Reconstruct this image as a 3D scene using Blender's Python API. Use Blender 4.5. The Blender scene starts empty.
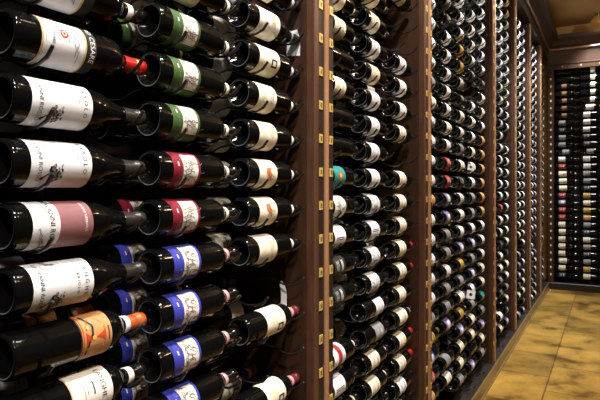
import bpy, math, random
from math import sin, cos, pi, radians, atan2, sqrt
from mathutils import Matrix, Vector

C = bpy.context.scene.collection
H = 1.366                 # eye height
AX = -0.80                # axis plane of the front layer of bottles
AX2 = -0.945              # axis plane of the second layer
PITCH = 0.0985
ROW0 = H + 0.040

def row_z(n):
    return ROW0 + PITCH * n

# ------------------------------------------------------------------ materials
MATS = {}
def mat(name, col, rough=0.5, metal=0.0, spec=0.5, noise=0.0, nscale=40.0, stretch=(1, 1, 1), bump=0.0, coat=0.0):
    if name in MATS:
        return MATS[name]
    m = bpy.data.materials.new(name); m.use_nodes = True
    nt = m.node_tree; b = nt.nodes['Principled BSDF']
    b.inputs['Base Color'].default_value = (*col, 1)
    b.inputs['Roughness'].default_value = rough
    b.inputs['Metallic'].default_value = metal
    b.inputs['Specular IOR Level'].default_value = spec
    b.inputs['Coat Weight'].default_value = coat
    if noise > 0 or bump > 0:
        tc = nt.nodes.new('ShaderNodeTexCoord'); mp = nt.nodes.new('ShaderNodeMapping')
        mp.inputs['Scale'].default_value = stretch
        nz = nt.nodes.new('ShaderNodeTexNoise'); nz.inputs['Scale'].default_value = nscale
        nz.inputs['Detail'].default_value = 6
        nt.links.new(tc.outputs['Object'], mp.inputs['Vector']); nt.links.new(mp.outputs['Vector'], nz.inputs['Vector'])
        if noise > 0:
            cr = nt.nodes.new('ShaderNodeValToRGB')
            cr.color_ramp.elements[0].position = 0.3; cr.color_ramp.elements[1].position = 0.72
            cr.color_ramp.elements[0].color = (*[c * (1 - noise) for c in col], 1)
            cr.color_ramp.elements[1].color = (*[min(1, c * (1 + noise)) for c in col], 1)
            nt.links.new(nz.outputs['Fac'], cr.inputs['Fac']); nt.links.new(cr.outputs['Color'], b.inputs['Base Color'])
        if bump > 0:
            bp = nt.nodes.new('ShaderNodeBump'); bp.inputs['Strength'].default_value = bump; bp.inputs['Distance'].default_value = 0.002
            nt.links.new(nz.outputs['Fac'], bp.inputs['Height']); nt.links.new(bp.outputs['Normal'], b.inputs['Normal'])
    MATS[name] = m
    return m

GLASS = mat('dark_bottle_glass', (0.003, 0.003, 0.003), 0.055, spec=0.2, nscale=55, bump=0.22)
GREENGLASS = mat('green_bottle_glass', (0.003, 0.0035, 0.003), 0.055, spec=0.2, nscale=55, bump=0.22)
HEELGLINT = mat('stippled_heel_glint', (0.085, 0.088, 0.088), 0.25, spec=0.6)  # stippled heel ring, its pale grey paints in the rim's highlight
INK = mat('label_ink', (0.02, 0.018, 0.018), 0.6, spec=0.2)
GREYINK = mat('pale_ink', (0.09, 0.085, 0.085), 0.6, spec=0.2)
P = dict(
    white=mat('white_paper', (0.70, 0.705, 0.725), 0.55, spec=0.3, noise=0.03, nscale=60),
    cream=mat('cream_paper', (0.70, 0.635, 0.49), 0.55, spec=0.3, noise=0.05, nscale=60),
    ivory=mat('ivory_paper', (0.72, 0.69, 0.62), 0.55, spec=0.3, noise=0.04, nscale=60),
    tan=mat('tan_paper', (0.50, 0.27, 0.12), 0.5, spec=0.3, noise=0.08, nscale=60),
    red=mat('red_paper', (0.30, 0.030, 0.025), 0.5, spec=0.3, noise=0.06, nscale=60),
    crimson=mat('crimson_paper', (0.175, 0.008, 0.022), 0.5, spec=0.3, noise=0.06, nscale=60),
    green=mat('green_paper', (0.040, 0.088, 0.022), 0.5, spec=0.3, noise=0.08, nscale=60),
    blue=mat('blue_paper', (0.035, 0.04, 0.30), 0.5, spec=0.3, noise=0.08, nscale=60),
    mauve=mat('mauve_paper', (0.24, 0.105, 0.11), 0.5, spec=0.3, noise=0.05, nscale=60),
    purple=mat('purple_paper', (0.20, 0.18, 0.36), 0.5, spec=0.3, noise=0.1, nscale=60),
    brownp=mat('brown_paper', (0.16, 0.085, 0.045), 0.5, spec=0.3, noise=0.1, nscale=60),
    gold=mat('gold_paper', (0.40, 0.26, 0.06), 0.45, spec=0.4, noise=0.1, nscale=60),
    teal=mat('teal_paper', (0.02, 0.22, 0.22), 0.5, spec=0.3, noise=0.15, nscale=60),
    grey=mat('grey_paper', (0.22, 0.215, 0.22), 0.5, spec=0.3, noise=0.1, nscale=60),
    dark=mat('black_paper', (0.02, 0.02, 0.022), 0.5, spec=0.3),
    orange=mat('orange_paper', (0.50, 0.06, 0.012), 0.5, spec=0.3, noise=0.1, nscale=60),
    peach=mat('peach_paper', (0.50, 0.25, 0.10), 0.5, spec=0.3, noise=0.1, nscale=60),
    yellow=mat('yellow_ink', (0.75, 0.42, 0.06), 0.5, spec=0.3),
    bred=mat('bright_red_ink', (0.55, 0.05, 0.02), 0.5, spec=0.3),
    rust=mat('rust_ink', (0.42, 0.14, 0.06), 0.5, spec=0.3),
    goldink=mat('gold_ink', (0.50, 0.36, 0.14), 0.4, spec=0.4),
    brown=mat('brown_ink', (0.12, 0.05, 0.04), 0.5, spec=0.3),
    sketch=mat('sketch_grey_ink', (0.16, 0.13, 0.11), 0.6, spec=0.2),
    wink=mat('white_ink', (0.75, 0.75, 0.75), 0.5, spec=0.3),
)
CAP = dict(
    black=mat('black_foil', (0.006, 0.006, 0.0065), 0.13, spec=0.45, nscale=70, bump=0.2),
    red=mat('red_foil', (0.40, 0.012, 0.010), 0.28, spec=0.5),
    orange=mat('orange_foil', (0.42, 0.10, 0.025), 0.3, spec=0.5),
    maroon=mat('maroon_foil', (0.12, 0.02, 0.025), 0.3, spec=0.5),
    pink=mat('pink_foil', (0.55, 0.30, 0.30), 0.35, spec=0.5),
    silver=mat('silver_foil', (0.035, 0.032, 0.03), 0.28, metal=0.3),
    ring=mat('cream_neck_ring', (0.70, 0.64, 0.52), 0.5, spec=0.3),
    gold=mat('gold_foil', (0.5, 0.33, 0.10), 0.3, metal=0.8),
)
WOOD = mat('dark_walnut', (0.036, 0.0145, 0.0065), 0.42, spec=0.45, noise=0.35, nscale=9, stretch=(6, 6, 0.7), bump=0.15)
WOODDK = mat('darker_walnut', (0.020, 0.010, 0.0055), 0.45, spec=0.4, noise=0.35, nscale=9, stretch=(6, 6, 0.7), bump=0.1)
EDGEW = mat('lighter_edge_walnut', (0.072, 0.030, 0.015), 0.4, spec=0.5, noise=0.25, nscale=9, stretch=(6, 6, 0.7))
LITBRASS = mat('lit_brass', (0.85, 0.72, 0.50), 0.35, metal=0.1)  # brass with the plates' white shine painted into its colour
BEADW = mat('lit_varnished_bead', (0.30, 0.15, 0.08), 0.25, spec=0.7, noise=0.15, nscale=9, stretch=(6, 6, 0.7), coat=0.5)  # varnished wood, base colour lightened to carry the bead's highlight
BLACKW = mat('near_black_board', (0.016, 0.0105, 0.008), 0.6, spec=0.25, noise=0.3, nscale=12)
BRASS = mat('brass', (0.68, 0.48, 0.12), 0.35, metal=0.35, spec=0.5)
BRASSDK = mat('brass_centre', (0.28, 0.17, 0.06), 0.4, metal=0.6)
PEGM = mat('black_peg_metal', (0.011, 0.010, 0.010), 0.30, metal=0.0, spec=0.5)
BULB = mat('lit_bulb', (1, .9, .75), .4)
BULB.node_tree.nodes['Principled BSDF'].inputs['Emission Color'].default_value = (1, .85, .65, 1)
BULB.node_tree.nodes['Principled BSDF'].inputs['Emission Strength'].default_value = 12
PLASTER = mat('tan_plaster', (0.68, 0.45, 0.20), 0.85, spec=0.2, noise=0.06, nscale=3)
WALLM = mat('brown_wall_paint', (0.05, 0.03, 0.018), 0.8, spec=0.2, noise=0.1, nscale=4)

KICK = mat('floor_lit_kick_board', (0.17, 0.105, 0.04), 0.30, spec=0.6, noise=0.2, nscale=9, stretch=(6, 0.7, 6))  # golden base colour paints in light reflected from the floor
def floor_material():
    m = bpy.data.materials.new('travertine_tiles'); m.use_nodes = True
    nt = m.node_tree; L = nt.links; b = nt.nodes['Principled BSDF']
    tc = nt.nodes.new('ShaderNodeTexCoord')
    mp = nt.nodes.new('ShaderNodeMapping'); mp.inputs['Location'].default_value = (0.16, 0.384, 0)
    mp.inputs['Rotation'].default_value = (0, 0, pi / 2)
    L.new(tc.outputs['Object'], mp.inputs['Vector'])
    br = nt.nodes.new('ShaderNodeTexBrick')
    br.inputs['Scale'].default_value = 1.0
    br.inputs['Brick Width'].default_value = 0.60; br.inputs['Row Height'].default_value = 0.60
    br.inputs['Mortar Size'].default_value = 0.006; br.inputs['Mortar Smooth'].default_value = 0.4
    br.inputs['Color1'].default_value = (0.34, 0.195, 0.038, 1); br.inputs['Color2'].default_value = (0.20, 0.115, 0.023, 1)
    br.inputs['Mortar'].default_value = (0.12, 0.06, 0.02, 1)
    br.offset = 0.5
    L.new(mp.outputs['Vector'], br.inputs['Vector'])
    st = nt.nodes.new('ShaderNodeMapping'); st.inputs['Scale'].default_value = (1.0, 1.0, 1)
    L.new(tc.outputs['Object'], st.inputs['Vector'])
    nz = nt.nodes.new('ShaderNodeTexNoise'); nz.inputs['Scale'].default_value = 2.4; nz.inputs['Detail'].default_value = 9
    nz.inputs['Roughness'].default_value = 0.72; nz.inputs['Distortion'].default_value = 0.25
    L.new(st.outputs['Vector'], nz.inputs['Vector'])
    cr = nt.nodes.new('ShaderNodeValToRGB')
    e = cr.color_ramp.elements
    e[0].position = 0.36; e[0].color = (0.20, 0.15, 0.09, 1)
    e[1].position = 0.68; e[1].color = (1.45, 1.42, 1.3, 1)
    k = e.new(0.5); k.color = (0.92, 0.88, 0.80, 1)
    L.new(nz.outputs['Fac'], cr.inputs['Fac'])
    mx = nt.nodes.new('ShaderNodeMix'); mx.data_type = 'RGBA'; mx.blend_type = 'MULTIPLY'; mx.inputs['Factor'].default_value = 1
    L.new(br.outputs['Color'], mx.inputs['A']); L.new(cr.outputs['Color'], mx.inputs['B'])
    L.new(mx.outputs['Result'], b.inputs['Base Color'])
    b.inputs['Roughness'].default_value = 0.38; b.inputs['Specular IOR Level'].default_value = 0.4
    bp = nt.nodes.new('ShaderNodeBump'); bp.inputs['Strength'].default_value = 0.25; bp.inputs['Distance'].default_value = 0.004
    ad = nt.nodes.new('ShaderNodeMath'); ad.operation = 'SUBTRACT'
    L.new(nz.outputs['Fac'], ad.inputs[0]); L.new(br.outputs['Fac'], ad.inputs[1])
    L.new(ad.outputs[0], bp.inputs['Height']); L.new(bp.outputs['Normal'], b.inputs['Normal'])
    return m
FLOORM = floor_material()

# ------------------------------------------------------------------ mesh helpers
class MB:
    def __init__(self):
        self.v = []; self.f = []; self.m = []; self.s = []; self.mats = []
    def mi(self, m):
        if m not in self.mats: self.mats.append(m)
        return self.mats.index(m)
    def add(self, verts, faces, m, smooth=False):
        o = len(self.v); k = self.mi(m)
        self.v += [tuple(p) for p in verts]
        for f in faces:
            self.f.append(tuple(i + o for i in f)); self.m.append(k); self.s.append(smooth)
    def box(self, x0, x1, y0, y1, z0, z1, m):
        v = [(x, y, z) for x in (x0, x1) for y in (y0, y1) for z in (z0, z1)]
        self.add(v, [(0, 1, 3, 2), (4, 6, 7, 5), (0, 4, 5, 1), (2, 3, 7, 6), (0, 2, 6, 4), (1, 5, 7, 3)], m)
    def bevbox(self, x0, x1, y0, y1, z0, z1, m, b):
        # box with the vertical (z) edges chamfered
        pts = [(x0 + b, y0), (x1 - b, y0), (x1, y0 + b), (x1, y1 - b), (x1 - b, y1), (x0 + b, y1), (x0, y1 - b), (x0, y0 + b)]
        self.prism([(x, y, z0) for x, y in pts], (0, 0, z1 - z0), m)
    def prism(self, base, d, m, smooth=False):
        n = len(base); d = Vector(d)
        v = [Vector(p) for p in base] + [Vector(p) + d for p in base]
        self.add(v, [tuple(range(n - 1, -1, -1)), tuple(range(n, 2 * n))], m)
        self.add(v, [(i, (i + 1) % n, n + (i + 1) % n, n + i) for i in range(n)], m, smooth)
    def tube(self, pts, r, m, seg=6, cap=True):
        pts = [Vector(p) for p in pts]; rings = []
        up = Vector((0, 1, 0))
        for i, p in enumerate(pts):
            t = (pts[min(i + 1, len(pts) - 1)] - pts[max(i - 1, 0)]).normalized()
            a = t.cross(up)
            if a.length < 1e-3: a = t.cross(Vector((1, 0, 0)))
            a.normalize(); b = t.cross(a)
            rr = r[i] if isinstance(r, (list, tuple)) else r
            rings.append([p + (a * cos(2 * pi * k / seg) + b * sin(2 * pi * k / seg)) * rr for k in range(seg)])
        v = [q for ring in rings for q in ring]
        f = [(i * seg + k, i * seg + (k + 1) % seg, (i + 1) * seg + (k + 1) % seg, (i + 1) * seg + k)
             for i in range(len(pts) - 1) for k in range(seg)]
        self.add(v, f, m, True)
        if cap:
            self.add(rings[0], [tuple(range(seg - 1, -1, -1))], m); self.add(rings[-1], [tuple(range(seg))], m)
    def lathe(self, prof, m, seg=32, axis='Y'):
        # prof: (radius, height); closed at ends whose radius is 0
        v = []; idx = []
        for r, h in prof:
            if r < 1e-6:
                idx.append([len(v)]); v.append((0, h, 0) if axis == 'Y' else (0, 0, h))
            else:
                idx.append(list(range(len(v), len(v) + seg)))
                for k in range(seg):
                    a = 2 * pi * k / seg
                    v.append((r * cos(a), h, r * sin(a)) if axis == 'Y' else (r * cos(a), r * sin(a), h))
        f = []
        for A, B in zip(idx, idx[1:]):
            for k in range(seg):
                k2 = (k + 1) % seg
                if len(A) == 1 and len(B) == 1: continue
                if len(A) == 1: q = (A[0], B[k], B[k2])
                elif len(B) == 1: q = (A[k], B[0], A[k2])
                else: q = (A[k], B[k], B[k2], A[k2])
                f.append(q if axis == 'Y' else tuple(reversed(q)))
        self.add(v, f, m, True)
    def mesh(self, name):
        me = bpy.data.meshes.new(name); me.from_pydata(self.v, [], self.f)
        for m in self.mats: me.materials.append(m)
        me.polygons.foreach_set('material_index', self.m); me.polygons.foreach_set('use_smooth', self.s)
        me.update(); return me
    def build(self, name, parent=None, loc=(0, 0, 0)):
        return put(name, self.mesh(name), parent, loc)

def put(name, me, parent=None, loc=(0, 0, 0)):
    o = bpy.data.objects.new(name, me); C.objects.link(o); o.location = loc
    if parent: o.parent = parent
    return o
def tag(o, label, cat, group=None, kind=None):
    o['label'] = label; o['category'] = cat
    if group: o['group'] = group
    if kind: o['kind'] = kind
    return o
def thing(name, label, cat, loc=(0, 0, 0), group=None):
    o = bpy.data.objects.new(name, None); C.objects.link(o); o.location = loc; o.empty_display_size = 0.05
    return tag(o, label, cat, group)
def struct(o):
    o['kind'] = 'structure'; return o

# ------------------------------------------------------------------ bottles
R = 0.0375
BORDEAUX = [(0, 0.022), (0.010, 0.021), (0.020, 0.013), (0.027, 0.004), (0.0305, 0.0008), (0.0325, 0), (0.0352, 0.0012), (0.0370, 0.0045), (R, 0.010),
            (R, 0.186), (0.0368, 0.194), (0.0345, 0.202), (0.030, 0.211), (0.0235, 0.2185), (0.0185, 0.225), (0.0158, 0.233), (0.0146, 0.243),
            (0.0140, 0.262), (0.0138, 0.270), (0.0150, 0.2712), (0.0150, 0.278), (0.0142, 0.2795), (0.0140, 0.286), (0, 0.2865)]
BURGUNDY = [(0, 0.022), (0.010, 0.021), (0.020, 0.013), (0.027, 0.004), (0.0305, 0.0008), (0.0325, 0), (0.0352, 0.0012), (0.0370, 0.0045), (R, 0.010),
            (R, 0.150), (0.0369, 0.160), (0.0350, 0.171), (0.0312, 0.184), (0.0262, 0.198), (0.0215, 0.212), (0.0178, 0.226), (0.0154, 0.240),
            (0.0143, 0.254), (0.0140, 0.268), (0.0151, 0.2695), (0.0151, 0.277), (0.0143, 0.279), (0.0141, 0.286), (0, 0.2865)]
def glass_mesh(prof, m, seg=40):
    b = MB(); b.lathe(prof[:5], m, seg); b.lathe(prof[4:6], HEELGLINT, seg); b.lathe(prof[5:], m, seg); return b.mesh('glass_body')
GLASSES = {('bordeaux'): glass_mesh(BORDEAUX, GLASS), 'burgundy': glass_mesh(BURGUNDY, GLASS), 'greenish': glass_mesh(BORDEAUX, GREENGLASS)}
def prof_r(prof, h):
    for (r0, h0), (r1, h1) in zip(prof[9:], prof[10:]):
        if h0 <= h <= h1: return r0 + (r1 - r0) * (h - h0) / max(1e-9, h1 - h0)
    return R
def capsule_mesh(prof, m, band=None, start=0.232, seg=24):
    b = MB(); e = 0.0005
    hs = [start] + [h for r, h in prof if h > start + 0.002]
    pr = [(prof_r(prof, start), start)] + [(prof_r(prof, h) + e if h < 0.286 else r + e, h) for r, h in prof if h > start + 0.002 and r > 0]
    pr.append((0, 0.2872))
    b.lathe(pr, m, seg)
    ring = None
    if band:
        bm_, h0, h1 = band; ring = MB()
        ring.lathe([(prof_r(prof, h0), h0)] + [(prof_r(prof, h0) + 0.0011, h0 + 0.0003), (prof_r(prof, h1) + 0.0011, h1 - 0.0003), (prof_r(prof, h1), h1)], bm_, seg)
    return b.mesh('capsule'), (ring.mesh('neck_ring') if ring else None)
CAPS = {}
def capsule(shape, kind):
    k = (shape, kind)
    if k not in CAPS:
        prof = BURGUNDY if shape == 'burgundy' else BORDEAUX
        if kind == 'ringed': CAPS[k] = capsule_mesh(prof, CAP['black'], (CAP['ring'], 0.236, 0.247))
        elif kind == 'pinkring': CAPS[k] = capsule_mesh(prof, CAP['black'], (CAP['pink'], 0.234, 0.246))
        elif kind == 'orange': CAPS[k] = capsule_mesh(prof, CAP['orange'], (P['white'], 0.232, 0.245))
        elif kind == 'redgold': CAPS[k] = capsule_mesh(prof, CAP['red'], (CAP['gold'], 0.262, 0.266))
        elif kind == 'band': CAPS[k] = capsule_mesh(prof, CAP['black'], (P['grey'], 0.234, 0.243))
        elif kind == 'creamband': CAPS[k] = capsule_mesh(prof, CAP['black'], (P['ivory'], 0.240, 0.254))
        elif kind == 'maroonpink': CAPS[k] = capsule_mesh(prof, CAP['maroon'], (CAP['pink'], 0.236, 0.250))
        else: CAPS[k] = capsule_mesh(prof, CAP[kind])
    return CAPS[k]

_txt = {}
def text_mesh(body):
    if body in _txt: return _txt[body]
    cu = bpy.data.curves.new('lettering', 'FONT'); cu.body = body; cu.size = 1.0; cu.resolution_u = 2
    cu.align_x = 'CENTER'; cu.align_y = 'CENTER'
    o = bpy.data.objects.new('lettering', cu); C.objects.link(o)
    bpy.context.view_layer.update()
    dg = bpy.context.evaluated_depsgraph_get()
    ev = o.evaluated_get(dg); me = ev.to_mesh()
    vs = [(v.co.x, v.co.y) for v in me.vertices]; fs = [tuple(p.vertices) for p in me.polygons]
    ev.to_mesh_clear(); bpy.data.objects.remove(o); bpy.data.curves.remove(cu)
    _txt[body] = (vs, fs); return _txt[body]

class Label:
    """A printed paper label wrapped on the bottle: s runs round the bottle (reading direction), h up it."""
    def __init__(self, h0, h1, paper, span=195, phi=8, rad=R):
        self.b = MB(); self.r0 = rad; self.phi = radians(phi); self.h0, self.h1 = h0, h1
        self.S = radians(span) * rad / 2; self.layer = 0
        self.rect(-self.S, self.S, h0, h1, paper, 0)
    def pt(self, s, h, lay):
        r = self.r0 + 0.00045 + 0.00022 * lay; a = self.phi - s / self.r0
        return (r * cos(a), h, r * sin(a))
    def rect(self, s0, s1, h0, h1, m, lay=1):
        n = max(1, int((s1 - s0) / 0.004)); v = []
        for i in range(n + 1):
            s = s0 + (s1 - s0) * i / n
            v += [self.pt(s, h0, lay), self.pt(s, h1, lay)]
        self.b.add(v, [(2 * i, 2 * i + 2, 2 * i + 3, 2 * i + 1) for i in range(n)], m, True)
    def poly(self, pts, m, lay=2):
        self.b.add([self.pt(s, h, lay) for s, h in pts], [tuple(range(len(pts)))], m)
    def disc(self, s, h, r, m, lay=2, n=16, ry=None):
        ry = ry or r
        v = [self.pt(s, h, lay)] + [self.pt(s + r * cos(2 * pi * k / n), h + ry * sin(2 * pi * k / n), lay) for k in range(n)]
        self.b.add(v, [(0, 1 + k, 1 + (k + 1) % n) for k in range(n)], m)
    def stroke(self, pts, w, m, lay=3):
        for (s0, h0), (s1, h1) in zip(pts, pts[1:]):
            d = sqrt((s1 - s0) ** 2 + (h1 - h0) ** 2) or 1e-6
            nx, ny = -(h1 - h0) / d * w / 2, (s1 - s0) / d * w / 2
            self.poly([(s0 - nx, h0 - ny), (s1 - nx, h1 - ny), (s1 + nx, h1 + ny), (s0 + nx, h0 + ny)], m, lay)
    def text(self, t, s, h, size, m, lay=2, rot=0, bold=0.0):
        vs, fs = text_mesh(t); c, q = cos(rot), sin(rot)
        self.b.add([self.pt(s + size * (x * c - y * q), h + size * (x * q + y * c), lay) for x, y in vs], fs, m)
    def lines(self, s, h, w, n, m, gap=0.005, th=0.0012, seed=1):
        rng = random.Random(seed)
        for i in range(n):
            ww = w * rng.uniform(0.5, 1)
            self.rect(s - ww, s + ww, h - i * gap, h - i * gap + th, m, 2)
    def scrawl(self, s, h, w, hh, n, m, seed=1, th=0.0012):
        rng = random.Random(seed)
        for i in range(n):
            a = rng.uniform(0, 2 * pi); cx = s + rng.gauss(0, w * .4); cy = h + rng.gauss(0, hh * .4)
            pts = []; 
            for k in range(5):
                pts.append((cx, cy)); a += rng.uniform(-1.1, 1.1)
                cx += cos(a) * w * .22; cy += sin(a) * hh * .22
            self.stroke(pts, th * rng.uniform(.6, 1.5), m, 3)
    def mesh(self):
        return self.b.mesh('label')

def dog_sketch(L, s, h, k=1.0, lay=3):
    # an inked hunting scene: leaning stem, leaves and a running hound
    L.poly([(s + .030 * k, h - .022 * k), (s + .026 * k, h - .028 * k), (s + .004 * k, h - .008 * k), (s + .002 * k, h + .000 * k), (s + .010 * k, h - .004 * k)], INK, lay)
    L.poly([(s + .004 * k, h - .004 * k), (s - .006 * k, h + .002 * k), (s - .004 * k, h - .006 * k), (s + .004 * k, h - .010 * k)], INK, lay)
    for q in range(16):
        a = 2.4 * q; d_ = .0045 * sqrt(q)
        L.disc(s + .014 * k + d_ * cos(a) * k * 1.1, h + .010 * k + d_ * sin(a) * k, .0034 * k, INK if q % 3 else P['grey'], lay, 7, .0024 * k)
    L.scrawl(s + .014 * k, h + .010 * k, .014 * k, .016 * k, 16, INK, 7, .0014)
    for d in range(6):
        L.disc(s + .004 * k + .004 * k * d, h + .010 * k + .006 * sin(d * 2.2) * k, .0026 * k, INK, lay, 8, .0018 * k)
    L.stroke([(s - .010 * k, h + .004 * k), (s + .002 * k, h + .000 * k)], .001, INK)

def L_rosso(title, sub=None):
    L = Label(.028, .140, P['white'], 215, 10)
    L.text('GIOVANNI ROSSO', -.004, .0435, .0105, GREYINK if title == 'BAROLO' else INK)
    L.text(' '.join(title), -.006, .126, .0112, INK)
    if sub: L.text(' '.join(sub), -.006, .110, .0072, INK)
    else: L.lines(-.006, .112, .012, 1, GREYINK)
    dog_sketch(L, .016, .066, 0.72)
    L.stroke([(-.040, .072), (-.026, .084)], .0016, P['grey'])
    return L.mesh()
def L_mauve():
    L = Label(.028, .140, P['white'], 215, 10)
    L.rect(-L.S, L.S, .076, .140, P['mauve'], 1)
    L.text('GIOVANNI ROSSO', -.006, .062, .0125, INK)
    L.text('LANGHE NEBBIOLO', -.012, .126, .0062, P['wink'])
    L.scrawl(.02, .044, .02, .012, 6, P['grey'], 4)
    L.poly([(.048, .040), (.044, .072), (.036, .076), (.040, .052)], INK, 3)
    return L.mesh()
def L_seal(title, seal, word):
    L = Label(.042, .126, P['white'], 215, 8)
    L.rect(-L.S, L.S, .042, .0455, P['goldink'], 1)
    L.rect(-L.S, L.S, .1225, .126, P['goldink'], 1)
    L.disc(-.006, .083, .0075, seal, 2, 20); L.disc(-.006, .083, .0045, P['wink'], 3, 14); L.disc(-.006, .083, .0028, seal, 4, 12)
    L.text('PIO CESARE', -.004, .063, .0072, GREYINK) if title == 'BAROLO' else L.lines(-.004, .064, .022, 1, GREYINK, .005, .0016)
    L.lines(-.006, .054, .022, 2, GREYINK, .005, .0007)
    L.scrawl(.004, .107, .030, .006, 9, P['grey'], 3, .0009)
    L.lines(.0, .09, .012, 1, GREYINK)
    # dark neck band with white lettering just past the label
    L.rect(-L.S * .9, L.S * .9, .128, .146, P['dark'], 0)
    if title == 'BAROLO': L.text('PIO CESARE', -.004, .137, .0135, P['wink'], 3)
    return L.mesh()
def L_ship(colour, seed=1):
    L = Label(.032, .115, P[colour], 200, 8)
    L.rect(-.034, .036, .0615, .1075, P['ivory'], 1)
    L.stroke([(-.032, .0635), (.034, .0635)], .0008, P['sketch']); L.stroke([(-.032, .1055), (.034, .1055)], .0008, P['sketch'])
    rng = random.Random(seed)
    # two figures in a pencil-drawn group
    for cx in (-.016, .004, .020):
        L.scrawl(cx, .084, .015, .026, 13, P['sketch'], seed + int(cx * 1e4), .0011)
    L.scrawl(.008, .073, .034, .010, 7, P['sketch'], seed + 5, .0012)
    L.lines(-.010, .046, .008, 1, P['ivory'], .005, .003)
    L.stroke([(-.02, .054), (.02, .054)], .0006, P['ivory'])
    return L.mesh()
def L_plain(paper, art=None, h0=.022, h1=.120, seed=1, span=200, ink=None, big=False):
    ink = ink or GREYINK
    L = Label(h0, h1, P[paper], span, 8)
    m = (h0 + h1) / 2; hh = h1 - h0
    if art == 'lines':
        L.lines(-.002, m + hh * .28, .022, 2, ink, .007, .0022, seed); L.lines(-.002, m - hh * .1, .018, 4, ink, .006, .001, seed + 1)
    elif art == 'gold':
        L.lines(-.002, m + .018, .024, 2, P['goldink'], .008, .003, seed); L.scrawl(0, m + .02, .03, .02, 10, P['goldink'], seed); L.lines(0, m - .01, .02, 3, P['goldink'], .007, .0014, seed)
    elif art == 'rust':
        L.disc(.000, m, .012, P['rust'], 2, 14, .010); L.scrawl(.002, m, .024, .022, 16, P['rust'], seed, .002); L.lines(0, m + .03, .02, 2, P['goldink'], .006, .0015, seed)
    elif art == 'stamp':
        L.rect(.004, .026, m + .008, m + .034, INK, 1); L.rect(.009, .021, m + .014, m + .028, P[paper], 2); L.lines(-.012, m, .016, 4, P['goldink'], .007, .0012, seed)
    elif art == 'bars':
        L.rect(.000, .0030, m - .030, m + .03, INK, 1); L.rect(.006, .009, m - .030, m + .03, INK, 1); L.lines(-.02, m + .03, .012, 3, ink, .007, .0012, seed)
    elif art == 'sketch':
        L.scrawl(.006, m, .034, .04, 22, ink, seed, .0014); L.lines(-.02, m + .034, .014, 2, ink, .006, .0015, seed)
    elif art == 'sun':
        L.disc(0, m + .004, .016, P['orange'], 2, 18); L.disc(0, m + .004, .008, P['yellow'], 3, 14); L.lines(0, m - .03, .02, 2, ink, .006, .0015, seed)
    elif art == 'redband':
        L.rect(-L.S, L.S, h0 + hh * .38, h0 + hh * .72, P['red'], 1); L.lines(0, h1 - .012, .02, 2, ink, .005, .001, seed)
    elif art == 'pale':
        L.lines(-.002, m + hh * .24, .022, 2, P['wink'], .008, .003, seed); L.lines(-.002, m - hh * .1, .018, 3, P['wink'], .008, .0014, seed + 1)
    elif art == 'pocket':
        L.rect(-.02, .02, m - .012, m + .026, P['ivory'], 1); L.lines(0, m + .018, .014, 4, INK, .007, .0012, seed)
    return L.mesh()
def L_sun():
    L = Label(.116, .180, P['peach'], 215, 8)
    L.rect(-L.S, L.S, .116, .1185, P['dark'], 1); 
    L.rect(-L.S, L.S, .120, .1225, P['orange'], 1)
    # a sun burst with dark hill line
    c = (.002, .146)
    L.disc(c[0], c[1], .036, P['orange'], 1, 28, .0205)
    for k in range(18):
        a = 2 * pi * k / 18; q = .055
        L.poly([(c[0] + .006 * cos(a), c[1] + .005 * sin(a)), (c[0] + .035 * cos(a - q), c[1] + .0198 * sin(a - q)), (c[0] + .035 * cos(a + q), c[1] + .0198 * sin(a + q))], P['yellow'] if k % 3 == 0 else P['bred'], 2)
    L.disc(c[0], c[1] - .004, .004, P['yellow'], 3, 14)
    pts = [(-.055, .126), (-.036, .130), (-.018, .142), (-.004, .139), (.012, .130), (.030, .128), (.055, .124)]
    L.poly(pts + [(.055, .1225), (-.055, .1225)], P['peach'], 4); L.stroke(pts, .0042, P['dark'], 5)
    L.lines(-.002, .127, .012, 1, P['brown'], .005, .0012); L.disc(-.016, .131, .003, P['yellow'], 6, 8); L.lines(.0, .172, .022, 1, P['brown'], .005, .003); L.lines(0, .166, .02, 1, P['rust'])
    return L.mesh()
def L_creamsun():
    L = Label(.098, .182, P['ivory'], 215, 8)
    L.rect(-L.S, L.S, .098, .1005, P['goldink'], 1)
    L.text('LANGHE', -.012, .163, .014, INK)
    L.lines(-.008, .142, .020, 1, GREYINK, .006, .003)
    L.lines(-.008, .130, .016, 2, GREYINK, .006, .001)
    L.disc(.034, .160, .013, P['bred'], 2, 18); L.disc(.034, .160, .008, P['orange'], 3, 14); L.disc(.034, .160, .004, P['yellow'], 4, 12)
    return L.mesh()

# design name -> (words for the label, glass shape, label mesh, capsule)
D = {}
def design(name, look, shape, lab, cap): D[name] = (look, shape, lab, cap)
design('seal_brown', 'white-labelled bottle with brown round seal', 'bordeaux', L_seal('LANGHE', P['brown'], 'Nebbiolo'), 'creamband')
design('seal_red', 'white-labelled red-capped bottle with small red seal', 'bordeaux', L_seal('BAROLO', P['bred'], 'Barolo'), 'redgold')
design('barolo', 'white-labelled bottle with inked hound sketch', 'burgundy', L_rosso('BAROLO'), 'silver')
design('mauve', 'white and mauve labelled bottle', 'burgundy', L_mauve(), 'silver')
design('langhe', 'white-labelled bottle lettered LANGHE NEBBIOLO', 'burgundy', L_rosso('LANGHE', 'NEBBIOLO'), 'silver')
design('sun', 'orange sunburst labelled bottle with orange cap', 'bordeaux', L_sun(), 'orange')
design('creamsun', 'cream-labelled bottle with orange sun corner', 'bordeaux', L_creamsun(), 'creamband')
for c_, w_ in (('green', 'green'), ('crimson', 'red'), ('blue', 'blue')):
    design('ship_' + c_, w_ + '-labelled bottle with framed sketch', 'greenish' if c_ == 'green' else 'bordeaux', L_ship(c_, len(c_)), 'pinkring' if c_ == 'blue' else 'ringed')
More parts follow.
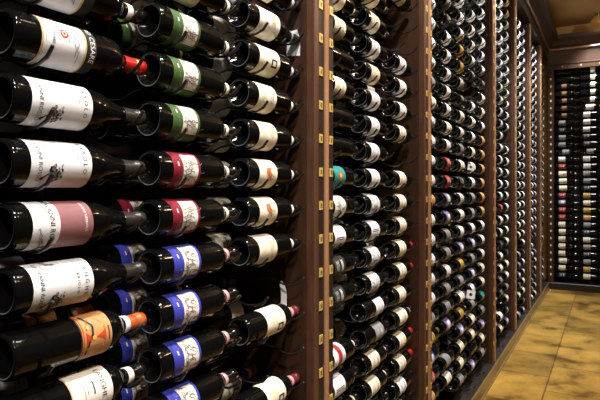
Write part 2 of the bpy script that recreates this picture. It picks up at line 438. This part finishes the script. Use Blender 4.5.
PL = [('white', 'white', 'white', 'lines', 'bordeaux', 'black'), ('white_bars', 'white', 'white', 'bars', 'bordeaux', 'black'),
      ('white_sketch', 'white', 'white', 'sketch', 'burgundy', 'black'), ('cream', 'cream', 'cream', 'lines', 'bordeaux', 'ringed'),
      ('cream_gold', 'cream', 'cream', 'gold', 'bordeaux', 'ringed'), ('cream_rust', 'cream', 'cream', 'rust', 'bordeaux', 'ringed'),
      ('cream_stamp', 'cream', 'cream', 'stamp', 'bordeaux', 'ringed'), ('cream_red', 'cream', 'cream', 'lines', 'bordeaux', 'red'),
      ('ivory', 'ivory', 'ivory', 'gold', 'burgundy', 'band'), ('ivory_text', 'ivory', 'ivory', 'sketch', 'bordeaux', 'black'),
      ('grey', 'grey', 'grey', 'lines', 'bordeaux', 'black'), ('tan', 'tan', 'tan', 'lines', 'bordeaux', 'black'),
      ('red', 'red', 'red', 'pale', 'bordeaux', 'black'), ('purple', 'purple', 'purple', 'pocket', 'bordeaux', 'black'),
      ('gold', 'gold', 'gold', 'lines', 'bordeaux', 'gold'), ('teal', 'teal', 'teal', 'sun', 'bordeaux', 'ringed'),
      ('dark', 'black', 'dark', 'pale', 'bordeaux', 'black'), ('blue', 'blue', 'blue', 'pocket', 'bordeaux', 'black'),
      ('white_red', 'white', 'white', 'redband', 'bordeaux', 'ringed')]
for i, (nm, w_, pp, art, shp, cp) in enumerate(PL):
    extra = {'red': ' red-capped'}.get(cp, '') if nm == 'cream_red' else ''
    more = {'white_bars': ' with two black bars', 'white_red': ' with red band', 'cream_rust': ' with rust emblem', 'cream_stamp': ' with dark stamp', 'teal': ' with orange sun'}.get(nm, '')
    hh_ = (.040, .136) if nm in ('cream_stamp', 'ivory') else (.038, .121)
    design(nm, f'{w_}-labelled{extra} bottle{more}', shp, L_plain(pp, art, hh_[0], hh_[1], seed=i + 3, ink=INK if nm in ('white_bars', 'tan', 'gold') else None), cp)
design('small_white', 'bottle with small white label set forward', 'bordeaux', L_plain('white', 'lines', .085, .165, 31, 120), 'black')
design('small_grey', 'bottle with dark grey label set forward', 'bordeaux', L_plain('grey', 'pale', .080, .165, 32, 140), 'black')
design('forward_cream', 'cream-labelled bottle with long dark base', 'bordeaux', L_plain('cream', 'stamp', .076, .165, 33, 190), 'maroonpink')
design('forward_white', 'white-labelled bottle with long dark base', 'bordeaux', L_plain('white', 'lines', .070, .165, 35, 190), 'maroonpink')
design('small_tan', 'bottle with small brown label', 'bordeaux', L_plain('brownp', 'lines', .075, .135, 36, 110), 'black')
design('bare', 'unlabelled dark bottle', 'bordeaux', None, 'black')
design('tiny_ivory', 'bottle with small ivory label near neck', 'bordeaux', L_plain('ivory', None, .120, .175, 34, 150), 'black')

# ------------------------------------------------------------------ layout of the bays
POSTS = [0.355, 1.439, 2.514, 4.206, 5.250, 6.280, 7.300]      # y of the left row of brass plates on each divider
YB = 8.22                                                     # front plane of the rack on the end wall
BAYS = []                                                     # (y0, y1, column bases)
for i, L0 in enumerate(POSTS):
    y0 = L0 + 0.086
    y1 = (POSTS[i + 1] - 0.046) if i + 1 < len(POSTS) else YB - 0.02
    n = {0: 3, 1: 3, 2: 5, 3: 3, 4: 3, 5: 3, 6: 2}[i]
    w = y1 - y0; p = min(0.312, (w - 0.29 - 0.012) / (n - 1)) if n > 1 else 0
    lead = (w - (p * (n - 1) + 0.287)) / 2
    BAYS.append((y0, y1, [y0 + lead + p * k for k in range(n)] if i else [0.499, 0.806, 1.110]))

TH = radians(29.4); SN, CS = sin(TH), cos(TH)
def project(x, y, z):
    t = -x * SN + y * CS; r = x * CS + y * SN
    return 300 + 550 * r / t, 189 - 550 * (z - H) / t, t

rng = random.Random(11)
SPEC = {}         # (bay, col, row, layer) -> design
def setb(b, c, rows, names, layer=0):
    for r_, n_ in zip(rows, names): SPEC[(b, c, r_, layer)] = n_
# nearest bay
setb(0, 0, range(3, -6, -1), ['seal_brown', 'seal_red', 'barolo', 'barolo', 'mauve', 'langhe', 'sun', 'creamsun', 'creamsun'])
setb(0, 1, range(5, -7, -1), ['cream', 'cream', 'ship_green', 'ship_green', 'ship_green', 'ship_crimson', 'ship_crimson', 'ship_blue', 'ship_blue', 'ship_blue', 'ship_blue', 'ship_blue'])
setb(0, 2, range(5, -8, -1), ['cream', 'ivory', 'cream_stamp', 'cream', 'cream_gold', 'cream_rust', 'cream_rust', 'cream_gold', None, 'forward_cream', None, 'forward_cream', 'cream'])
setb(0, 0, range(3, -6, -1), ['grey', 'grey', 'grey', 'grey', 'grey', 'grey', 'sun', 'grey', 'grey'], 1)
setb(0, 1, range(5, -7, -1), ['cream', 'cream', 'ship_green', None, 'bare', 'bare', 'ship_crimson', 'ship_blue', 'ship_blue', 'ship_blue', 'ship_blue', 'ship_blue'], 1)
setb(0, 2, range(5, -8, -1), ['ivory', 'ivory', 'white', 'cream', 'cream', 'cream', 'cream_rust', 'cream', None, 'tiny_ivory', 'bare', 'forward_cream', 'cream'], 1)
# second bay
setb(1, 0, range(7, -10, -1), ['ivory', 'cream', 'cream', 'ivory', 'cream', 'bare', 'bare', 'teal', 'ivory_text', 'white_bars', 'dark', 'dark', None, 'white_red', 'white_bars', 'cream', 'cream'])
setb(1, 1, range(8, -11, -1), ['ivory', 'cream', 'cream', 'white', 'cream', 'white', 'white', 'white', 'white', 'white_sketch', 'white_bars', 'white_sketch', 'white_sketch', 'small_white', 'small_grey', 'cream', 'cream', 'white', 'ivory'])
setb(1, 2, range(9, -12, -1), ['cream', 'cream', 'bare', None, 'white', 'white', 'white', 'cream', None, 'cream', 'cream', 'cream', 'cream_red', 'cream_red', 'cream', 'ivory', 'cream_red', 'cream_red', 'white', 'white', 'cream'])
for c in range(3):
    for r_ in range(9, -12, -1):
        if (1, c, r_, 0) in SPEC: SPEC[(1, c, r_, 1)] = rng.choice(['cream', 'ivory', 'cream', 'bare', 'white', None])
SPEC[(1, 2, 1, 1)] = 'white_sketch'; SPEC[(1, 2, 7, 0)] = None; SPEC[(1, 2, 6, 1)] = 'cream'; SPEC[(1, 2, 7, 1)] = 'cream'; SPEC[(1, 0, 4, 0)] = 'bare'; SPEC[(1, 0, 4, 1)] = 'cream'
# third bay
for c in range(5):
    for r_ in range(13, -13, -1):
        pal = ['white', 'ivory', 'white', 'grey', 'cream', 'ivory_text', 'white_sketch', 'dark'] if r_ > -5 else ['purple', 'grey', 'dark', 'grey', 'purple', 'ivory', 'dark', 'white_sketch', 'bare']
        SPEC[(2, c, r_, 0)] = rng.choice(pal) if rng.random() > (0.07 if r_ > -4 else 0.10) else None
        SPEC[(2, c, r_, 1)] = rng.choice(['cream', 'ivory', 'white', 'bare', 'dark', None])
for c, r_, n_ in [(0, -1, 'tan'), (0, -2, 'white'), (0, -3, 'white'), (0, -4, 'white'), (0, -5, 'white'), (0, -6, 'white'), (0, -8, 'gold'), (0, -9, 'blue'), (0, -10, 'red'), (0, -11, 'tan'),
                  (0, 0, 'cream'), (0, 1, 'white'), (0, 2, 'white'),
                  (1, 1, 'red'), (1, 0, 'red'), (1, -1, 'purple'), (1, -2, 'purple'), (1, 2, 'white'), (1, 4, 'white'), (1, 5, 'white'), (1, 6, 'white'), (1, 7, 'white'), (1, 8, 'white'), (1, -3, 'grey'), (1, -4, 'grey'), (1, -5, 'white'), (1, -6, 'grey'), (1, -7, 'grey'), (1, -8, 'purple'),
                  (2, 7, 'gold'), (2, 8, 'gold'), (2, -5, 'gold'), (2, -8, 'gold'), (2, -2, 'ivory'), (2, -3, 'white'), (2, -4, 'purple'), (2, 2, 'grey'), (2, -10, 'cream'), (2, -11, 'cream'),
                  (3, -7, 'white_sketch'), (3, -3, 'white'), (3, -9, 'cream'), (3, -10, 'cream'), (3, -4, 'purple'), (3, 3, 'white'), (3, 2, 'cream'), (3, 1, 'ivory'), (3, -1, 'grey'), (3, -2, 'grey'),
                  (4, 3, 'tan'), (4, 2, 'tan'), (4, 1, 'tan'), (4, 0, 'tan'), (4, -1, 'tan'), (4, -2, 'tan'), (4, -3, 'white'), (4, -4, 'white'), (4, -5, 'white'), (4, -6, 'cream'), (4, -7, 'cream'), (4, -8, 'teal'), (4, -11, 'cream')]:
    SPEC[(2, c, r_, 0)] = n_
# far bays
for b in range(3, 7):
    for c in range(len(BAYS[b][2])):
        for r_ in range(16, -14 if b > 3 else -13, -1):
            pal = ['white', 'white', 'white', 'ivory', 'ivory'] if r_ > -5 else ['ivory', 'white', 'cream', 'dark', 'purple', 'grey']
            SPEC[(b, c, r_, 0)] = rng.choice(pal) if rng.random() > (0.02 if r_ > -5 else .14) else None
            if b < 5: SPEC[(b, c, r_, 1)] = rng.choice(['ivory', 'bare', 'white'])
SPEC[(3, 0, 4, 0)] = 'red'; SPEC[(3, 1, -2, 0)] = 'red'; SPEC[(3, 0, -5, 0)] = None; SPEC[(3, 0, -6, 0)] = 'bare'
# rows just above and below the picture
for b in (0, 1):
    for c in range(3):
        for r_ in (range(-8, 7) if b == 0 else range(-12, 11)):
            for l in (0, 1):
                if (b, c, r_, l) not in SPEC: SPEC[(b, c, r_, l)] = rng.choice(['cream', 'ivory', 'white'])
# end wall: two columns seen
E1 = ['bare', 'bare', 'small_tan', 'small_tan', 'small_tan', 'small_tan', 'small_tan', 'grey', 'dark', 'grey', 'grey', 'small_grey', 'white', 'red', 'cream_stamp', 'cream_stamp', 'cream_stamp', 'red', 'purple', 'red', 'red', 'cream', 'cream', 'cream', 'cream', 'cream', 'ivory', 'cream', 'dark']
E2 = ['tiny_ivory'] * 5 + ['forward_white', 'white_bars', 'white_bars', 'white', 'dark', 'dark', 'small_grey', 'white', 'white', 'grey', 'grey', 'dark', 'gold', 'cream', 'gold', 'tan', 'grey', 'dark', 'cream', 'grey', 'dark', 'grey', 'gold', 'cream']
for k in range(29):
    SPEC[(7, 0, 16 - k, 0)] = E1[k]; SPEC[(7, 1, 16 - k, 0)] = E2[k]
for k in range(29):
    for c in range(2, 7): SPEC[(7, c, 16 - k, 0)] = rng.choice(['ivory', 'cream', 'grey', 'white', 'dark', 'small_tan'])
ENDX = [-0.645, -0.347, -0.045, 0.255, 0.555, 0.855, 1.155]

def place(key):
    b, c, r_, l = key
    z = row_z(r_)
    if b == 7: return Matrix.Translation((ENDX[c], YB + 0.065, z - .030)) @ Matrix.Rotation(-pi / 2, 4, 'Z')
    return Matrix.Translation((AX if l == 0 else AX2, BAYS[b][2][c], z))
KEYS = []
for k, n_ in SPEC.items():
    if not n_: continue
    m = place(k); p = m @ Vector((0, 0.14, 0)); u, v, t = project(*p)
    q = m @ Vector((0, 0.28, 0)); v2 = project(*q)[1]
    ext = 550 * .045 / t + (130 if k[0] < 2 else 0)
    if max(v, v2) < -ext or min(v, v2) > 400 + ext: continue
    KEYS.append(k)
# the bottles that show largest, each an object of its own: (bay, column, layer) -> rows
SHOWN = {
    (0, 0, 0): range(-4, 4), (0, 0, 1): [-4, -3, -2, -1, 1, 2, 3],
    (0, 1, 0): range(-5, 5), (0, 1, 1): [-5, -4, -3, -2, -1, 0, 1, 3, 4],
    (0, 2, 0): range(-6, 6), (0, 2, 1): range(-6, 5),
    (1, 0, 0): range(-8, 7), (1, 1, 0): range(-9, 8), (1, 2, 0): range(-10, 9),
    (1, 1, 1): [-6, -5, -4, -2, 2, 3, 4], (1, 2, 1): [-5, -4, -3, 2, 3, 4],
    (2, 0, 0): range(-11, 10), (2, 1, 0): range(-11, 11), (2, 2, 0): range(-12, 12), (2, 3, 0): range(-12, 13), (2, 4, 0): range(-12, 13),
    (3, 1, 0): [-12, -11, -9, -8, -5, 9, 10, 13, 14], (3, 2, 0): [-11, -10],
    (7, 0, 0): range(-12, 17), (7, 1, 0): range(-12, 17)}
INDIVIDUAL = set((b, c, r_, l) for (b, c, l), rows in SHOWN.items() for r_ in rows)
ORD = ['first', 'second', 'third', 'fourth', 'fifth', 'sixth', 'seventh', 'eighth', 'ninth', 'tenth', 'eleventh', 'twelfth', 'thirteenth', 'fourteenth', 'fifteenth',
       'sixteenth', 'seventeenth', 'eighteenth', 'nineteenth', 'twentieth', 'twenty-first', 'twenty-second', 'twenty-third', 'twenty-fourth', 'twenty-fifth', 'twenty-sixth', 'twenty-seventh', 'twenty-eighth', 'twenty-ninth', 'thirtieth', 'thirty-first']
BAYN = ['nearest', 'second', 'third', 'fourth', 'fifth', 'sixth', 'seventh', 'end-wall']
def coln(b, c):
    n = 2 if b == 7 else len(BAYS[b][2])
    if n == 3: return ['left', 'middle', 'right'][c]
    if n == 2: return ['left', 'right'][c]
    return ['first', 'second', 'third', 'fourth', 'fifth'][c]

indiv = set(INDIVIDUAL) if INDIVIDUAL else set(KEYS)
def in_frame(k):
    if k[0] < 3: return k in indiv
    m = place(k); u, v, t = project(*(m @ Vector((0.0, 0.08, 0)))); return -14 < v < 414
def rank(k):
    col = sorted([q for q in KEYS if q[0] == k[0] and q[1] == k[1] and q[3] == 0 and in_frame(q) ], key=lambda q: -q[2])
    return col.index(k) if k in col else None
def describe(k):
    b, c, r_, l = k; look = D[SPEC[k]][0]
    where = f'{coln(b, c)} column, {BAYN[b]} bay'
    if l == 0:
        i = rank(k)
        if i is None: return f'{look} cut by {"top" if r_ > 0 else "bottom"} edge, {where}'
        return f'{look}, {ORD[i]} from top, {where}'
    f = (b, c, r_, 0)
    if f in KEYS and rank(f) is not None: return f'{look} lying behind {ORD[rank(f)]} bottle, {where}'
    if f in KEYS: return f'{look} behind {"top" if r_ > 0 else "bottom"} edge bottle, {where}'
    above = [q for q in range(r_ + 1, 17) if (b, c, q, 0) in KEYS and rank((b, c, q, 0)) is not None]
    return f'{look} behind the gap under {ORD[rank((b, c, above[0], 0))] if above else "no"} bottle, {where}'

PROTO = {}
def bottle(key):
    look, shape, lab, cap = D[SPEC[key]]
    rr = random.Random(str(key)); roll = radians(rr.uniform(-9, 9)); dy = rr.uniform(-.003, .003)
    m = place(key) @ Matrix.Translation((0, dy, 0)) @ Matrix.Rotation(roll, 4, 'Y')
    pn = SPEC[key]
    if pn not in PROTO:
        root = thing('wine_bottle', '', 'bottle')
        put('glass_body', GLASSES[shape], root)
        if lab: put('label', lab, root)
        cm, rm = capsule(shape, cap); co_ = put('capsule', cm, root)
        if rm: put('neck_ring', rm, co_)
        PROTO[pn] = root
    else:
        src = PROTO[pn]; root = src.copy(); C.objects.link(root)
        for ch in src.children:
            c_ = ch.copy(); c_.parent = root; C.objects.link(c_)
            for gc in ch.children:
                g_ = gc.copy(); g_.parent = c_; C.objects.link(g_)
    root.matrix_world = m; root.location = m.to_translation(); root.rotation_euler = m.to_euler()
    root['label'] = describe(key); root['group'] = f'wine bottles in the {BAYN[key[0]]} rack bay'
    if not INDIVIDUAL: root['key'] = str(key)
    return root

for k in sorted(KEYS):
    if k in indiv: bottle(k)
rest = [k for k in sorted(KEYS) if k not in indiv]
if rest:
    # the many small bottles beyond the counted ones
    B = MB()
    LOW = [(0, 0.018), (0.026, 0.004), (0.0325, 0), (0.0372, 0.004), (R, 0.010), (R, 0.186), (0.0345, 0.202), (0.0235, 0.2185), (0.0158, 0.233)]
    LOWC = [(0.0160, 0.232), (0.0148, 0.262), (0.0155, 0.272), (0.0146, 0.286), (0, 0.2872)]
    for k in rest:
        look, shape, lab, cap = D[SPEC[k]]
        m = place(k); o = len(B.v)
        B.lathe(LOW, GLASS, 14)
        cm = capsule(shape, cap)[0].materials
        B.lathe(LOWC, cm[0], 10)
        if lab:
            o2 = len(lab.vertices)
            vv = [v.co for v in lab.vertices]
            for p in lab.polygons: pass
            base = len(B.v); B.v += [tuple(v) for v in vv]
            for p in lab.polygons:
                B.f.append(tuple(i + base for i in p.vertices)); B.m.append(B.mi(lab.materials[p.material_index])); B.s.append(p.use_smooth)
        for i in range(o, len(B.v)): B.v[i] = tuple(m @ Vector(B.v[i]))
    o = B.build('wine_bottles')
    tag(o, 'remaining small pale-labelled wine bottles filling the far racks and back rows', 'bottles', None, 'stuff')

# ------------------------------------------------------------------ racks: boards and pegs
BX = -1.02                                                    # face of the back board
def peg_mesh(neck):
    b = MB()
    if neck: pts = [(BX - .004, -.014), (-.985, -.0150), (-.960, -.0190), (AX2, -.0202), (-.928, -.0190), (-.900, -.010), (-.872, -.006), (-.842, -.010), (-.817, -.0190), (AX, -.0202), (-.785, -.0182), (-.766, -.008), (-.752, .006)]
    else: pts = [(BX - .004, -.030), (-.985, -.0345), (-.965, -.0407), (AX2, -.0424), (-.925, -.0407), (-.898, -.029), (-.872, -.024), (-.846, -.029), (-.820, -.0407), (AX, -.0424), (-.780, -.0400), (-.761, -.032), (-.747, -.016)]
    r = [.0030] * (len(pts) - 2) + [.0036, .0031]
    b.tube([(x - BX, 0, z) for x, z in pts], r, PEGM, 8)
    return b.mesh('peg')
PEGN, PEGB = peg_mesh(True), peg_mesh(False)
ROWS_OF = {0: range(6, -9, -1), 1: range(10, -13, -1), 2: range(14, -14, -1)}
for b, (y0, y1, cols) in enumerate(BAYS):
    rk = thing('wine_rack', f'dark peg rack holding bottles in the {BAYN[b]} bay', 'rack', (BX, (y0 + y1) / 2, 0.097), 'peg racks along the wall')
    w = MB(); w.box(-0.02, 0, y0 - (y0 + y1) / 2 - .01, y1 - (y0 + y1) / 2 + .01, 0, 3.02, BLACKW); w.build('back_board', rk)
    pos = []
    for r_ in ROWS_OF.get(b, range(16, -14, -1)):
        for cb in cols:
            pos.append((PEGB, cb + .052, row_z(r_))); pos.append((PEGN, cb + .246, row_z(r_)))
    pos.sort(key=lambda q: (-(q[1]) * 0 + abs(q[2] - H) if b >= 2 else 0))
    if b >= 3:
        keep, bulk = [], pos
    else:
        keep, bulk = pos[:100], pos[100:]
    for me, yy, zz in keep:
        put('peg', me, rk, (0, yy - (y0 + y1) / 2, zz - 0.097))
    if bulk:
        s = MB()
        for me, yy, zz in bulk:
            base = len(s.v); k = s.mi(PEGM)
            s.v += [(v.co.x, v.co.y + yy - (y0 + y1) / 2, v.co.z + zz - 0.097) for v in me.vertices]
            for p in me.polygons: s.f.append(tuple(i + base for i in p.vertices)); s.m.append(k); s.s.append(True)
        o = s.build('pegs', rk); o['kind'] = 'stuff'

# ------------------------------------------------------------------ dividers with brass row plates
def plate_mesh():
    b = MB()
    b.bevbox(-.0, .003, -.0105, .0105, -.013, .013, BRASS, .001)
    b.box(.003, .0034, -.005, .005, -.0065, .0065, BRASSDK)
    return b.mesh('number_plate')
PLATE = plate_mesh()
FX = -0.74
TOPZ = 3.117
DN = ['leftmost', 'second', 'third', 'fourth', 'fifth', 'sixth', 'seventh']
for i, L0 in enumerate(POSTS):
    lb = ['brown wooden divider at the left edge, beside the nearest bay', 'wide brown wooden divider between the nearest and second bays', 'brown wooden divider between the second and third bays',
          'brown wooden divider between the third and fourth bays', 'brown wooden divider between the fourth and fifth bays', 'brown wooden divider between the fifth and sixth bays',
          'brown wooden divider between the sixth bay and the seventh'][i]
    t = thing('rack_divider', lb, 'divider', (FX, L0, 0.097), 'wooden rack dividers with brass plates')
    hh = TOPZ - 0.097
    p = MB(); p.box(-.28, -.004, -.036, .084, 0, hh, WOOD); p.build('side_panel', t)
    e = MB(); e.bevbox(-.03, .0, -.038, -.0125, 0, hh, EDGEW, .003); e.build('edge_strip', t)
    for a, c_ in ((-.0125, .0235), (.0445, .086)):
        e = MB(); e.bevbox(-.006, -.002, a, c_, 0, hh, WOODDK, .0006); e.build('face_strip', t)
    bd = MB()
    prof = [(-.006, .0235), (.002, .024), (.0062, .027), (.0076, .034), (.0062, .041), (.002, .044), (-.006, .0445)]
    bd.prism([(x, y, 0) for x, y in prof], (0, 0, hh), BEADW, True); bd.build('bead_moulding', t)
    for r_ in range(16, -13, -1):
        zz = row_z(r_) + .010 - 0.097
        put('number_plate', PLATE, t, (-.002, .0005, zz)); put('number_plate', PLATE, t, (-.002, .0685, zz))

# end wall rack
rk = thing('wine_rack', 'black peg rack of bottles on the far end wall', 'rack', (0.1, YB + 0.20, 0.097))
w = MB(); w.box(-.80, 1.45, 0, .02, 0, 2.885, BLACKW); w.build('back_board', rk)
w = MB(); w.bevbox(-.84, -.765, -.20, 0, 0, 2.885, WOOD, .004); w.build('corner_post', rk)
w = MB(); w.box(-.432, -.424, -.09, -.082, 0.02, 2.88, CAP['silver']); w.build('upright_rail', rk)
for r_ in range(15, -13, -1):
    b = MB(); b.bevbox(-.0105, .0105, -.003, 0, -.013, .013, LITBRASS, .001); b.build('number_plate', rk, (-.802, -.20, row_z(r_) + .01 - .03 - .097))
s = MB()
for r_ in range(16, -13, -1):
    for xb in ENDX:
        for d, nk in ((.052, False), (.246, True)):
            x = xb + d - 0.1; z = row_z(r_) - .03 - .097; q = -.0202 if nk else -.0424
            s.tube([(x, 0, z + q + .008), (x, -.10, z + q + .004), (x, -.135, z + q), (x, -.165, z + q + .006), (x, -.185, z + q + .022)], .0034, PEGM, 6)
o = s.build('pegs', rk); o['kind'] = 'stuff'

# ------------------------------------------------------------------ setting
def sbox(name, x0, x1, y0, y1, z0, z1, m):
    b = MB(); b.box(x0, x1, y0, y1, z0, z1, m); return struct(b.build(name))
XR, YF, YE, ZC = 1.75, -1.4, YB + 0.34, 3.62
sbox('floor', -1.2, XR + .1, YF - .1, YE + .1, -0.1, 0, FLOORM)
sbox('ceiling', -1.2, XR + .1, YF - .1, YE + .1, ZC, ZC + .1, PLASTER)
sbox('wall_left', -1.16, -1.041, YF - .1, YE + .1, 0, ZC, PLASTER)
sbox('wall_back', -1.041, XR, YE - .11, YE, 0, ZC, PLASTER)
sbox('wall_right', XR, XR + .1, YF, YE, 0, ZC, WALLM)
sbox('wall_front', -1.041, XR, YF - .1, YF, 0, ZC, WALLM)
# plinths
b = MB(); b.prism([(-1.04, YF, 0), (-.715, YF, 0), (-.715, YF, .012), (-.722, YF, .016), (-.722, YF, .088), (-.728, YF, .094), (-1.04, YF, .094)], (0, YB + .24 - YF, 0), KICK)
b.box(-1.038, -.730, YF, YB + .24, .094, .096, BLACKW)
struct(b.build('baseboard_left'))
b = MB(); b.prism([(-.714, YB + .23, 0), (-.714, YB - .005, 0), (-.714, YB - .005, .085), (-.714, YB + .002, .095), (-.714, YB + .23, .095)], (XR + .714 - .001, 0, 0), WOODDK)
struct(b.build('baseboard_back'))
# header and cornice: profile as (projection from the rack face, height)
CROWN = [(.002, 3.235), (.018, 3.240), (.026, 3.250), (.026, 3.262), (.016, 3.270), (.020, 3.282), (.045, 3.300), (.085, 3.347), (.112, 3.365), (.128, 3.372), (.138, 3.40), (.138, 3.425), (-.30, 3.425)]
CP = [(-.30, 3.12), (.012, 3.12), (.012, 3.132), (.002, 3.138)] + CROWN
CPB = [(-.30, 2.985), (.006, 2.985), (.006, 3.045), (.014, 3.05), (.014, 3.062), (.002, 3.068)] + CROWN
b = MB(); b.prism([(FX + p, YF, z) for p, z in CP], (0, YB - YF + .0, 0), WOODDK); struct(b.build('trim_1'))
b = MB(); b.prism([(FX - .0, YB - p, z) for p, z in reversed(CPB)], (XR - FX - .001, 0, 0), WOOD); tb = struct(b.build('trim_2'))
b = MB(); b.prism([(FX + .018, YF, 3.238), (FX + .028, YF, 3.244), (FX + .031, YF, 3.256), (FX + .028, YF, 3.266), (FX + .018, YF, 3.270)], (0, YB - YF - .031, 0), BEADW); struct(b.build('trim_3'))  # paler strip added where lamplight glints under the crown
b = MB(); b.prism([(FX, YB - .018, 3.238), (FX, YB - .028, 3.244), (FX, YB - .031, 3.256), (FX, YB - .028, 3.266), (FX, YB - .018, 3.270)][::-1], (XR - FX - .001, 0, 0), BEADW); struct(b.build('trim_4'))  # same painted glint strip along the end wall's crown
for x in (-.560, -.335, -.11):
    pl = MB(); pl.lathe([(0, .0035), (.006, .003), (.009, 0)], BRASS, 16); o = pl.build('brass_stud', tb, (x, YB - .006, 3.018)); o.rotation_euler = (pi, 0, 0)

# paper tags in the nearest bay
def paper(name, label, loc, pts, th, rot, m=None):
    b = MB(); b.prism([(x, 0, z) for x, z in pts], (0, th, 0), m or P['white'])
    t_ = thing(name, label, 'tag', loc); k_ = b.build('card', t_)
    c_ = MB(); c_.tube([(0, .0008, 0.004), (-.008, .0, .018), (-.010, 0, .03)], .0007, INK, 5); c_.build('string', k_)
    t_.rotation_euler = rot; return t_
paper('paper_tag', 'white paper tag hanging against the first wide divider near the top', (-.812, 1.4013, H + .468),
      [(-.024, -.074), (.022, -.078), (.022, -.030), (.012, 0), (-.020, -.004)], .0008, (0, 0, 0))
paper('paper_tag', 'narrow curled white tag under the missing bottle by the first divider', (-.832, 1.378, H - .272),
      [(-.012, 0), (-.005, .004), (.005, -.012), (.010, -.03), (.011, -.085), (-.007, -.085), (-.006, -.035)], .0008, (radians(-6), 0, radians(20)))
def hole_tag(label, y, z, k=1.0):
    # a square card hung by its round hole on the tip of a neck peg
    b = MB(); n = 24; v = []
    for yy in (0, .0008):
        for q in range(n):
            a = 2 * pi * q / n; m_ = max(abs(cos(a)), abs(sin(a)))
            v += [(.010 * k * cos(a), yy, .010 * k * sin(a)), (.026 * k * cos(a) / m_, yy, .026 * k * sin(a) / m_)]
    f = []
    for q in range(n):
        p = (q + 1) % n; o = 2 * n
        f += [(2 * q, 2 * q + 1, 2 * p + 1, 2 * p), (o + 2 * p, o + 2 * p + 1, o + 2 * q + 1, o + 2 * q), (2 * q + 1, o + 2 * q + 1, o + 2 * p + 1, 2 * p + 1), (2 * p, o + 2 * p, o + 2 * q, 2 * q)]
    b.add(v, f, P['white']); o_ = put('paper_tag', b.mesh('paper_tag'), None, (-.7495, y, z)); o_.rotation_euler = (0, radians(8), radians(24))
    return tag(o_, label, 'tag')
NP = BAYS[2][2][2] + .246
hole_tag('square white card with a round hole, low in the third bay', NP, row_z(-7) - .0035)
hole_tag('small white card with a hole at eye level in the third bay', NP, row_z(1) - .0035, .72)

# ------------------------------------------------------------------ ceiling spots
def spot(x, y, tx, ty, tz, watts, col, label, size=75, blend=.6, rad=.10):
    z = ZC
    t = thing('ceiling_spotlight', label, 'spotlight', (x, y, z), 'brass ceiling spotlights')
    d = (Vector((tx, ty, tz)) - Vector((x, y, z - .09))).normalized()
    b = MB(); b.lathe([(0, -.014), (.034, -.014), (.038, -.010), (.038, 0), (0, 0)][::-1], BRASS, 20, 'Z'); b.build('canopy', t)
    b = MB(); b.tube([(0, 0, -.012), (0, 0, -.085)], .006, BRASS, 8); b.build('stem', t)
    q = d.to_track_quat('-Z', 'Y')
    b = MB(); b.lathe([(0, .035), (.030, .035), (.055, .022), (.092, -.040), (.092, -.050), (.086, -.050), (.080, -.036), (.0, -.020)][::-1], BRASS, 24, 'Z')
    o = b.build('lamp_head', t, (0, 0, -.09)); o.rotation_mode = 'QUATERNION'; o.rotation_quaternion = q
    g = MB(); g.lathe([(0, -.018), (.022, -.020), (.034, -.028), (.036, -.040), (0, -.046)][::-1], BULB, 20, 'Z'); g.build('bulb', o)
    l = bpy.data.lights.new('spot_lamp', 'SPOT'); l.energy = watts; l.color = col; l.spot_size = radians(size); l.spot_blend = blend; l.shadow_soft_size = rad
    lo = bpy.data.objects.new('spot_lamp', l); C.objects.link(lo); lo.location = Vector((x, y, z - .09)) + d * .07; lo.rotation_mode = 'QUATERNION'; lo.rotation_quaternion = q
WARM, COOL = (1, .97, .94), (.84, .93, 1)
PLACE = ['over the nearest bay', 'over the second bay', 'over the near end of the third bay', 'over the far end of the third bay', 'over the fourth bay', 'near the far right end wall']
for i, y in enumerate([0.35, 1.65, 2.95, 4.25, 5.55, 6.90]):
    spot(-.13 if i > 1 else .05, y, -.80, y + .25, 1.75, [205, 165, 155, 215, 260, 190][i], [WARM, WARM, WARM, COOL, COOL, COOL][i], f'small brass ceiling spotlight {PLACE[i]}')
for i, y in enumerate([-0.7, 1.3, 3.4, 5.5]):  # added outer row, unseen fill for label fronts and floor
    spot(.95, y, [-.80, -.55, -.50, -.45][i], y + .9, [1.7, .6, .2, .2][i], [165, 48, 50, 55][i], [WARM, WARM, WARM, COOL][i], f'added fill spotlight of the unseen outer row {PLACE[[0, 1, 3, 4][i]]}', 55, .8)
    l = bpy.data.lights.new('added_ceiling_fill', 'POINT'); l.energy = 20; l.color = (1, .8, .55); l.shadow_soft_size = .04  # added point light to brighten ceiling and cornice, no source of its own
    lo = bpy.data.objects.new('added_ceiling_fill', l); C.objects.link(lo); lo.location = (.95, y, ZC - .22)

spot(-.125, 7.93, -.30, YB + .06, 2.2, 85, WARM, 'small brass ceiling spotlight at the right edge close to the end wall', 70)
wd = bpy.data.worlds.new('World'); bpy.context.scene.world = wd; wd.use_nodes = True
wd.node_tree.nodes['Background'].inputs['Color'].default_value = (.02, .016, .012, 1)
wd.node_tree.nodes['Background'].inputs['Strength'].default_value = 0.02

# ------------------------------------------------------------------ camera
cam = bpy.data.cameras.new('camera'); co = bpy.data.objects.new('camera', cam); C.objects.link(co)
cam.sensor_width = 36; cam.lens = 33.0; cam.shift_y = -11 / 600; cam.clip_start = .02
co.location = (0, 0, H); co.rotation_euler = (pi / 2, 0, TH)
sc = bpy.context.scene; sc.camera = co
vs = sc.view_settings; vs.view_transform = 'Standard'; vs.look = 'None'; vs.gamma = 1; vs.use_curve_mapping = False
vs.exposure = 0.8
